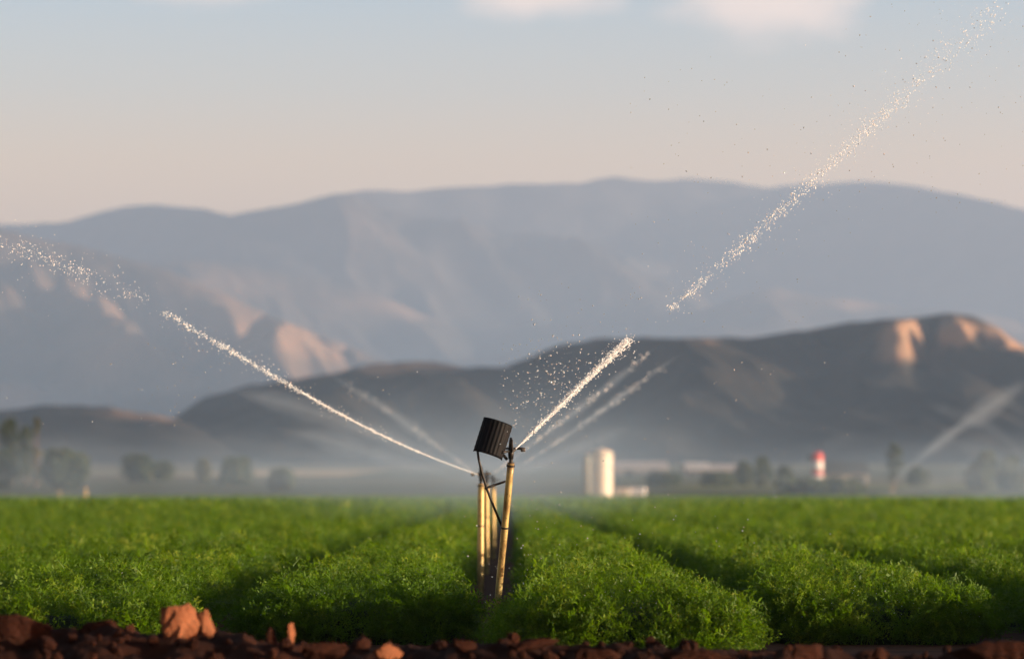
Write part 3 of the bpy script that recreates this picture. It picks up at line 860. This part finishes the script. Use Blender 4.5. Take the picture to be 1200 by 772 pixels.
def core(pts, s_rng, radii, wob, seg=8, n=160):
    C, _ = curve(pts, n)
    bm = bmesh.new()
    a, b = int(s_rng[0] * (n - 1)), int(s_rng[1] * (n - 1))
    q = C[a:b + 1]; m = len(q)
    rad = [radii[0] + (radii[1] - radii[0]) * k / m + wob * (k / m) * (fbm(np.array([k * 0.35]), np.array([3.0]), 3)[0] - 0.45) for k in range(m)]
    jit = rng.normal(size=(m, 3)) * wob * 0.25 * np.linspace(0, 1, m)[:, None]
    tube(bm, [Vector(v) for v in q + jit], [max(0.002, r_) for r_ in rad], seg)
    bmesh.ops.triangulate(bm, faces=bm.faces[:])
    bm.verts.index_update()
    V = np.array([v.co for v in bm.verts]); T = np.array([[v.index for v in f.verts] for f in bm.faces]); bm.free()
    return V, T

GJ = 'jets of water thrown by the sprinklers'
def jet_object(name, parts, label=None, cat=None, mat='water', kind=None, group=None):
    V, T = merge_np(parts)
    o = link_mesh(name, np_mesh(name, V, T, 3), M[mat], None, True)
    return tag(o, label, cat, group, kind)

# near jet, then the trail it broke into
near_pts = [N1, P(640, 491, 26.05), P(690, 442, 26.4), P(737, 398, 26.75)]
jet_object('water_jet', [core(near_pts, (0, 0.55), (0.005, 0.0075), 0.007), scatter(near_pts, (0.10, 0.6), 700, (0.004, 0.014), (0.002, 0.006), (1, 4)),
           scatter(near_pts, (0.40, 1.0), 1400, (0.006, 0.018), (0.002, 0.0055), (1, 4)), scatter(near_pts, (0.2, 1.0), 400, (0.02, 0.055), (0.0015, 0.005), (1, 2)),
           scatter(near_pts, (0.5, 1.0), 170, (0.009, 0.018), (0.004, 0.009), (1, 2.4))],
           'bright sharp jet of water leaving the capped near sprinkler up to the right', 'water jet', group=GJ)
trail_pts = [P(786, 362, 26.95), P(860, 295, 27.3), P(960, 208, 27.7), P(1060, 110, 28.1), P(1172, 8, 28.5)]
jet_object('droplet_trail', [scatter(trail_pts, (0, 1), 1150, (0.012, 0.060), (0.0015, 0.005), (1.2, 4), 1.0, 0.7), scatter(trail_pts, (0.05, 0.8), 650, (0.018, 0.032), (0.002, 0.0065), (1, 2), 1.0, 0.85),
           scatter(trail_pts, (0, 1), 500, (0.05, 0.12), (0.0015, 0.0045), (1, 1.5)), scatter(trail_pts, (0, 1), 150, (0.15, 0.30), (0.0015, 0.004), (1, 1.5))],
           'broken trail of glittering droplets rising to the upper right corner', 'water spray', group=GJ, kind='stuff')
# second jet to the left
left_pts = [H2, P(470, 521, 34.3), P(400, 484, 33.0), P(300, 430, 31.3), P(190, 365, 29.6)]
jet_object('water_jet', [core(left_pts, (0, 0.62), (0.0035, 0.005), 0.006, 8, 200), scatter(left_pts, (0.2, 1.0), 1500, (0.004, 0.016), (0.0015, 0.005), (1, 4), 1.0, 0.4),
           scatter(left_pts, (0.5, 1.0), 500, (0.008, 0.020), (0.002, 0.007), (1, 3), 0.8, 0.9), scatter(left_pts, (0.3, 1), 250, (0.03, 0.08), (0.002, 0.005), (1, 2))],
           'long thin jet of water crossing to the left from the second sprinkler', 'water jet', group=GJ)
ltrail = [P(168, 350, 29.2), P(110, 326, 28.4), P(60, 305, 27.8), P(0, 283, 27.0), P(-120, 245, 25.5)]
jet_object('droplet_trail', [scatter(ltrail, (0, 1), 700, (0.03, 0.06), (0.0015, 0.005), (1, 2.2), 1.0, 0.9), scatter(ltrail, (0.3, 1), 300, (0.04, 0.05), (0.002, 0.006), (1, 2), 1.0, 0.8), scatter(ltrail, (0, 1), 160, (0.10, 0.2), (0.002, 0.005), (1, 1.5))],
           'fading trail of droplets high at the left edge in front of the mountain', 'water spray', group=GJ, kind='stuff')
# stray drops in the air round the near sprinkler
st = []
for (x0, x1, y0, y1, n) in ((585, 680, 395, 530, 210), (600, 760, 330, 480, 90), (730, 1000, 60, 400, 130), (980, 1230, -20, 250, 180), (150, 260, 380, 500, 50), (620, 1000, 420, 640, 110), (540, 660, 560, 720, 90), (0, 500, 420, 520, 50)):
    for _ in range(n):
        d = random.uniform(23.6, 27.5)
        st.append((*P(random.uniform(x0, x1), random.uniform(y0, y1), d), random.choice([0.002, 0.0025, 0.003, 0.003, 0.004, 0.005])))
for _ in range(90):     # thicker veil between the deflector and the jet's upper edge
    f = random.random(); st.append((*P(605 + 75 * f + random.gauss(0, 12), 475 - 60 * f + random.gauss(0, 20), random.uniform(24.8, 26.3)), random.choice([0.003, 0.004, 0.006, 0.008])))
st = np.array(st)
ax = rng.normal(size=(len(st), 3))
jet_object('water_droplets', [drops(st[:, :3], st[:, 3], ax, rng.uniform(1, 1.8, len(st)), ICO2)], kind='stuff', mat='drop')

jet_object('leaf_droplets', [drops(DEW, 0.0018 + 0.0030 * rng.random(len(DEW)) ** 2, rng.normal(size=DEW.shape), rng.uniform(1, 1.6, len(DEW)))], kind='stuff')
# far jets: soft columns of fine spray
def fog_tube(pts, r0, r1, density, label, name='water_jet', n=40, soft=None, group=GJ, nd_=0):
    C, _ = curve(pts, n)
    root = None
    for kk, (kr, kd) in enumerate(((1.0, 0.35), (0.66, 0.5), (0.36, 0.8))):
        bm = bmesh.new()
        f = np.arange(n) / (n - 1)
        rad = (r0 + (r1 - r0) * f ** 0.8) * kr * (fbm(f * 13 + len(label) + kk * 5, f * 0 + 2.0, 3) * 1.3 + 0.35)
        rad = rad * np.clip((1.001 - f) / ((soft or 0.30) + 0.25 * kk), 0.02, 1) ** 0.7
        tube(bm, [Vector(v) for v in C], list(rad), 16)
        o = build(name if kk == 0 else 'spray_core', bm, fog_mat('fine_spray', density * kd), root, True)
        if kk == 0: root = tag(o, label, 'water jet', group)
    if nd_:
        V, T = merge_np([scatter(pts, (0.03, 0.95), nd_, (r0 * 0.5, r1 * 0.42), (0.003, 0.010), (1, 3), 1.0, 0.9)])
        link_mesh('droplets', np_mesh('droplets', V, T, 3), M['water'], root, True)['kind'] = 'stuff'
    return root
fog_tube([H3, P(640, 507, 45.5), P(700, 462, 44.6), P(771, 405, 43.5)], 0.015, 0.08, 1.9, 'soft pale jet directly right of the sharp near jet, from the third sprinkler', nd_=420)
fog_tube([H4, P(660, 513, 55), P(720, 470, 53), P(800, 413, 51)], 0.015, 0.10, 1.1, 'outer, fainter of two soft jets right of the sharp near jet', nd_=300)
fog_tube([P(566, 560, 68), P(530, 535, 67), P(470, 492, 65.5), P(388, 440, 63)], 0.02, 0.15, 0.7, 'soft grey jet above the long left jet, rising past the hill foot', nd_=260)
fog_tube([P(573, 564, 80), P(480, 523, 78), P(380, 486, 76), P(270, 458, 73)], 0.04, 0.32, 0.32, 'faint wide jet below the long left jet, fading out towards the left')
fog_tube([P(585, 566, 95), P(480, 545, 93), P(400, 520, 91), P(330, 505, 88)], 0.05, 0.35, 0.22, 'faintest low jet at left, just above the misty field')
fog_tube([P(580, 567, 95), P(630, 545, 94), P(690, 520, 92), P(740, 500, 91)], 0.05, 0.35, 0.22, 'faint low jet in front of the cream tank')
fog_tube([HR1, P(1090, 527, 326), P(1140, 490, 320), P(1205, 446, 314)], 0.2, 1.15, 0.17, 'wide blurred jet far out at right, rising in front of the hill', soft=0.12)
fog_tube([HR2, P(1180, 515, 338), P(1140, 492, 335), P(1085, 472, 330)], 0.2, 1.1, 0.055, 'faint blurred jet crossing the wide right jet from the right edge')
fog_tube([P(1000, 590, 300), P(1060, 575, 298), P(1120, 560, 296), P(1210, 535, 294)], 0.3, 1.5, 0.06, 'low hazy jet above the field at the right edge')
fog_tube([P(1225, 572, 260), P(1190, 548, 258), P(1150, 528, 256), P(1105, 514, 253)], 0.2, 0.9, 0.07, 'faint jet low at the right edge, curving up to the left under the wide jet')
fog_tube([P(905, 578, 300), P(925, 558, 298), P(960, 530, 296), P(1010, 505, 293)], 0.2, 0.9, 0.04, 'very faint jet rising past the red and white tower')

# drifting mist over the field
def mist_box(name, lo, hi, dens, sc, label=None):
    bm = bmesh.new()
    c = [(a + b) / 2 for a, b in zip(lo, hi)]; s = [b - a for a, b in zip(lo, hi)]
    bmesh.ops.create_icosphere(bm, subdivisions=3, radius=0.5, matrix=Matrix.Translation(c) @ Matrix.Diagonal((*s, 1)))
    t = NT(name); v = t.new('ShaderNodeVolumePrincipled'); v.inputs['Color'].default_value = (0.52, 0.74, 1, 1)
    pos = t.pos()
    rel = t.mapv(pos, tuple(2 / q for q in s), tuple(-2 * cc / q for cc, q in zip(c, s)))
    ln = t.new('ShaderNodeVectorMath', operation='LENGTH'); t.l.new(rel, ln.inputs[0])
    fall = t.rng(ln.outputs['Value'], 0.1, 1.0, 1.0, 0.0)
    nz = t.rng(t.noise(1.0, 3, t.mapv(pos, (1 / sc, 1 / (sc * 2), 1 / (sc * 0.5)))), 0.30, 0.75, 0.15, 1.0)
    t.l.new(t.math('MULTIPLY', t.math('MULTIPLY', fall, nz), dens), v.inputs['Density'])
    t.l.new(v.outputs[0], t.out.inputs['Volume'])
    return tag(build(name, bm, t.m, None, True), kind='stuff')
mist_box('mist', (-7.5, 48, -0.6), (6.5, 130, 4.2), 0.011, 3.0)
mist_box('mist', (-24, 70, -2.0), (24, 320, 8.0), 0.0030, 6.0)
mist_box('mist', (-75, 150, -2.2), (10, 400, 6.8), 0.0036, 8.0)
mist_box('mist', (10, 120, -2.5), (75, 400, 6.8), 0.0062, 7.0)
mist_box('mist', (-260, 430, -6), (260, 1400, 16), 0.0005, 50.0)

# ------------------------------------------------------------------ things at the far end of the field
def gz1(y): return float(ground_z(y))
# tanks
TD = 408; K = TD / 336.0
b = P(705, 582, TD); root = empty('water_tank', (b.x, TD, 0), 'tall cream cylindrical tank standing at the far edge of the field', 'tank')
tr = 1.10 * K; th = P(705, 529, TD).z
bm = bmesh.new(); lathe(bm, [(tr, 0), (tr + .02, 0.1), (tr, 0.12)] + [(tr + dr, th * q / 4 + dz) for q in (1, 2, 3) for dr, dz in ((0, -.03), (.010, 0), (0, .03))] + [(tr, th - .05), (tr + .05, th)], seg=48)
build('shell', bm, M['tank'], root, True)
bm = bmesh.new(); lathe(bm, [(tr + .06, th), (tr * .55, th + .2), (.28, th + .3), (.25, th + .4)], seg=48); build('roof', bm, M['tank'], root)
bm = bmesh.new()
for sx in (-0.2, 0.2): tube(bm, [(-0.7 + sx, -tr * 0.9 - .05, 0.3), (-0.7 + sx, -tr * .9 - .05, th)], 0.03, 6)
for k in range(16): tube(bm, [(-0.9, -tr * .9 - .05, 0.5 + k * (th - .8) / 16), (-0.5, -tr * .9 - .05, 0.5 + k * (th - .8) / 16)], 0.02, 6)
build('ladder', bm, M['tank_dim'], root)
b = P(688, 582, TD + 10); root = empty('water_tank', (b.x, TD + 10, 0), 'dull narrow tank close behind the left side of the tall cream tank', 'tank')
bm = bmesh.new(); lathe(bm, [(0.6, 0), (0.6, th - .7), (0.63, th - .65), (0.6, th - .6)], seg=32); build('shell', bm, M['tank_dim'], root, True)
bm = bmesh.new(); lathe(bm, [(0.63, th - .6), (0.24, th - .4), (0.2, th - .3)], seg=32); build('roof', bm, M['tank_dim'], root)
for px, w, pt, lab in ((729, 1.7, 570.5, 'low cream box tank right beside the tall cream tank'), (747, 1.9, 570, 'pale box tank, farther right of the tall cream tank')):
    b = P(px, 582, TD - 4); h = P(px, pt, TD - 4).z - 0.15; root = empty('box_tank', (b.x, TD - 4, 0), lab, 'tank', rz=R(-8))
    bm = bmesh.new(); box(bm, (0, 0, h / 2 + 0.12), (w, 1.3, h - 0.1), None, 0.08); build('shell', bm, M['white'] if px > 740 else M['tank'], root)
    bm = bmesh.new()
    for q in (-1, 0, 1): box(bm, (q * w * 0.4, 0, 0.05), (0.12, 1.35, 0.10))
    box(bm, (0, 0, 0.125), (w * 1.02, 1.36, 0.06)); build('pallet', bm, M['bark'], root)
    bm = bmesh.new(); lathe(bm, [(0.2, h + 0.07), (0.2, h + 0.15), (0.17, h + 0.17)], seg=20); build('lid', bm, M['black'], root)
# striped tank
d = 520; b = P(958, 565, d); root = empty('striped_tower', (b.x, d, gz1(d)), 'red and white banded round tower beyond the field at right', 'tower')
zz = gz1(d); top = P(958, 530, d).z - zz
bm = bmesh.new(); lathe(bm, [(.86, 0), (.86, top * 0.42)], seg=32); build('lower_band', bm, M['white'], root, True)
bm = bmesh.new(); lathe(bm, [(.87, top * 0.42), (.87, top * 0.52)], seg=32); build('red_band', bm, M['red'], root, True)
bm = bmesh.new(); lathe(bm, [(.86, top * 0.52), (.86, top * 0.78)], seg=32); build('upper_band', bm, M['white'], root, True)
bm = bmesh.new(); lathe(bm, [(.88, top * 0.78), (.88, top * 0.96), (0.5, top), (0.3, top + 0.1)], seg=32); build('red_cap', bm, M['red'], root)
bm = bmesh.new(); box(bm, (-1.15, -0.2, top * 0.86), (0.5, 0.6, 0.9), None, 0.05); build('control_box', bm, M['black'], root)
# sheds
def shed(px0, px1, py_top, d, wall_h, label, roofm, depth=14, wallm=None, pitch=0.16):
    a, c = P(px0, 575, d).x, P(px1, 575, d).x
    zt = P(600, py_top, d).z; zg = gz1(d)
    root = empty('shed', ((a + c) / 2, d, zg), label, 'shed', 'long low sheds beyond the field')
    w = c - a; h = zt - zg; rise = min(depth / 2 * pitch, h * 0.5); we = h - rise
    bm = bmesh.new(); box(bm, (0, depth / 2, we / 2), (w, depth, we)); wall = build('wall', bm, wallm or M['shedwall'], root)
    bm = bmesh.new()
    o = 0.4; hw = w / 2 + o
    pts = [(-hw, -o, we - 0.1), (hw, -o, we - 0.1), (hw, depth / 2, h), (-hw, depth / 2, h), (-hw, depth + o, we - 0.1), (hw, depth + o, we - 0.1)]
    vt = [bm.verts.new(p) for p in pts]; vb = [bm.verts.new((p[0], p[1], p[2] - 0.15)) for p in pts]
    for q in ((0, 1, 2, 3), (3, 2, 5, 4)):
        bm.faces.new([vt[k] for k in q]); bm.faces.new([vb[k] for k in reversed(q)])
    for k, l in ((0, 1), (1, 2), (2, 5), (5, 4), (4, 3), (3, 0)): bm.faces.new((vt[l], vt[k], vb[k], vb[l]))
    build('roof', bm, roofm, root)
    for q in range(max(2, int(w / 9))):
        bm = bmesh.new()
        x = -w / 2 + (q + 0.5) * w / max(2, int(w / 9)); box(bm, (x, -0.03, we * 0.38), (2.6, 0.08, we * 0.72), None, 0.02)
        build('door', bm, M['darkroof'], root)
    return root
shed(722, 783, 540, 900, 2, 'long pale roofed shed just right of the tall cream tank, at the hill foot', M['roof'], 22, None, 0.3)
shed(805, 832, 541, 880, 2, 'short pale shed, the brightest roof of the row', M['roof2'], 20, None, 0.3)
shed(836, 872, 543, 900, 2, 'right end shed of the row, dull pinkish roof', M['roof'], 18, None, 0.3)
shed(966, 1018, 540, 640, 2, 'dark roofed shed right of the red and white tower', M['darkroof'], 20, M['shedwall'], 0.3)

# ------------------------------------------------------------------ trees and bushes
def tree(px, py_top, d, width_px, label, kind='leafy_tree', mat='tree_leaf', base=None, slim=False, group='trees and bushes beyond the field', trunk=0.25, n=1500):
    zg = gz1(d); x = P(px, 575, d).x
    h = P(px, py_top, d).z - zg; w = width_px / F * d / 2
    root = empty(kind, (x, d, zg), label, 'bush' if kind == 'bush' else 'tree', group)
    bm = bmesh.new()
    tr_h = h * (0.75 if kind != 'bush' else 0.5)
    r0 = max(0.06, 0.022 * h)
    tube(bm, [(0, 0, -0.2), (0.02 * h, 0.01, tr_h * 0.5), (0.0, 0, tr_h)], [r0 * 1.4, r0, r0 * 0.3], 8)
    for q in range(6):
        a = q * 2.4; z0 = tr_h * (0.3 + 0.1 * q)
        tube(bm, [(0, 0, z0), (math.cos(a) * w * 0.35, math.sin(a) * w * 0.35, z0 + h * 0.08), (math.cos(a) * w * 0.6, math.sin(a) * w * 0.6, z0 + h * 0.18)], [r0 * 0.5, r0 * 0.35, r0 * 0.12], 6)
    build('trunk', bm, M['bark'], root)
    nc = 26
    u = rng.random(nc) ** 0.8
    zc = h * (trunk + (0.93 - trunk) * u); prof_ = np.sin(np.pi * np.clip((zc / h - trunk) / (1.02 - trunk) * 0.86 + 0.12, 0, 1)) ** (0.6 if slim else 0.8)
    a = rng.uniform(0, 2 * np.pi, nc); rr = np.sqrt(rng.random(nc)) * 0.75
    cc = np.stack([np.cos(a) * rr * w * prof_, np.sin(a) * rr * w * prof_, zc], -1)
    cr = w * (0.22 + 0.25 * rng.random(nc))
    idx = rng.integers(0, nc, n)
    dv = rng.normal(size=(n, 3)); dv /= np.linalg.norm(dv, axis=1, keepdims=True)
    p = cc[idx] + dv * (cr[idx] * rng.random(n) ** 0.4)[:, None] * np.array([1, 1, 1.15 if not slim else 1.6])
    p[:, 2] = np.clip(p[:, 2], 0.05 * h, h)
    s = 0.12 * w + 0.05
    t1 = rng.normal(size=(n, 3)); t1 /= np.linalg.norm(t1, axis=1, keepdims=True); t2 = np.cross(t1, rng.normal(size=(n, 3))); t2 /= np.linalg.norm(t2, axis=1, keepdims=True)
    sz = s * rng.uniform(0.6, 1.5, n)[:, None]
    V = np.stack([p - t1 * sz, p + t2 * sz * 0.6, p + t1 * sz, p - t2 * sz * 0.6], 1).reshape(-1, 3)
    me = np_mesh('crown', V, np.arange(4 * n).reshape(-1, 4), 4)
    attr(me, 'tint', np.repeat(np.clip(rng.random(nc)[idx] * 0.7 + 0.3 * rng.random(n), 0, 1), 4))
    link_mesh('crown', me, M[mat], root)
    return root
tree(12, 490, 620, 30, 'dark slim tree at the far left edge of the picture', 'poplar', slim=True, trunk=0.1)
tree(30, 498, 640, 20, 'dark slim tree second from the far left edge', 'poplar', slim=True, trunk=0.1)
tree(42, 486, 600, 14, 'tall slim yellowish tree at left, its right side catching the sun', 'poplar', 'yellow_leaf', slim=True, trunk=0.08)
tree(76, 529, 560, 66, 'round dark bush beside the tall yellowish tree', 'bush', trunk=0.0)
tree(2, 528, 560, 36, 'dark bush at the far left edge below the slim trees', 'bush', trunk=0.0)
tree(160, 534, 700, 48, 'hazy green bush left of the dry yellow field', 'bush', trunk=0.0)
tree(192, 541, 720, 34, 'small hazy bush, right neighbour of the bush beside the dry field', 'bush', trunk=0.0)
tree(238, 538, 690, 24, 'small olive bush at the left end of the dry yellow field', 'bush', 'yellow_leaf', trunk=0.0)
tree(276, 537, 650, 46, 'dark green bush in front of the dry yellow field', 'bush', trunk=0.0)
tree(330, 550, 560, 40, 'low bush in the mist under the dry yellow field', 'bush', trunk=0.0)
tree(872, 540, 620, 24, 'bush at the right end of the row of pale sheds', 'bush', trunk=0.0)
tree(893, 536, 600, 26, 'dull bush between the pale sheds and the striped tower', 'bush', trunk=0.0)
tree(920, 542, 590, 22, 'small bush just left of the red and white tower', 'bush', trunk=0.0)
tree(962, 567, 490, 110, 'long low hedge at the foot of the red and white tower', 'bush', trunk=0.0)
tree(1048, 518, 560, 22, 'lone dark tree right of the dark roofed shed', 'leafy_tree', trunk=0.2)
tree(1075, 548, 600, 30, 'low bush right of the lone dark tree', 'bush', trunk=0.0)
tree(1150, 530, 560, 46, 'hazy bush behind the crossing jets at right', 'bush', trunk=0.0)
tree(1185, 536, 540, 40, 'hazy bush at the right edge of the picture', 'bush', trunk=0.0)
tree(780, 556, 640, 50, 'low green hedge clump in front of the long pale shed', 'bush', trunk=0.0)
tree(840, 555, 630, 44, 'dark low hedge clump in front of the right end shed', 'bush', trunk=0.0)

# ------------------------------------------------------------------ haze
bm = bmesh.new()
box(bm, (0, 7850, 665), (5900, 16300, 1340))
hz = build('haze', bm, fog_mat('haze', 1.08e-4, (0.42, 0.645, 1.0)))
tag(hz, kind='stuff')
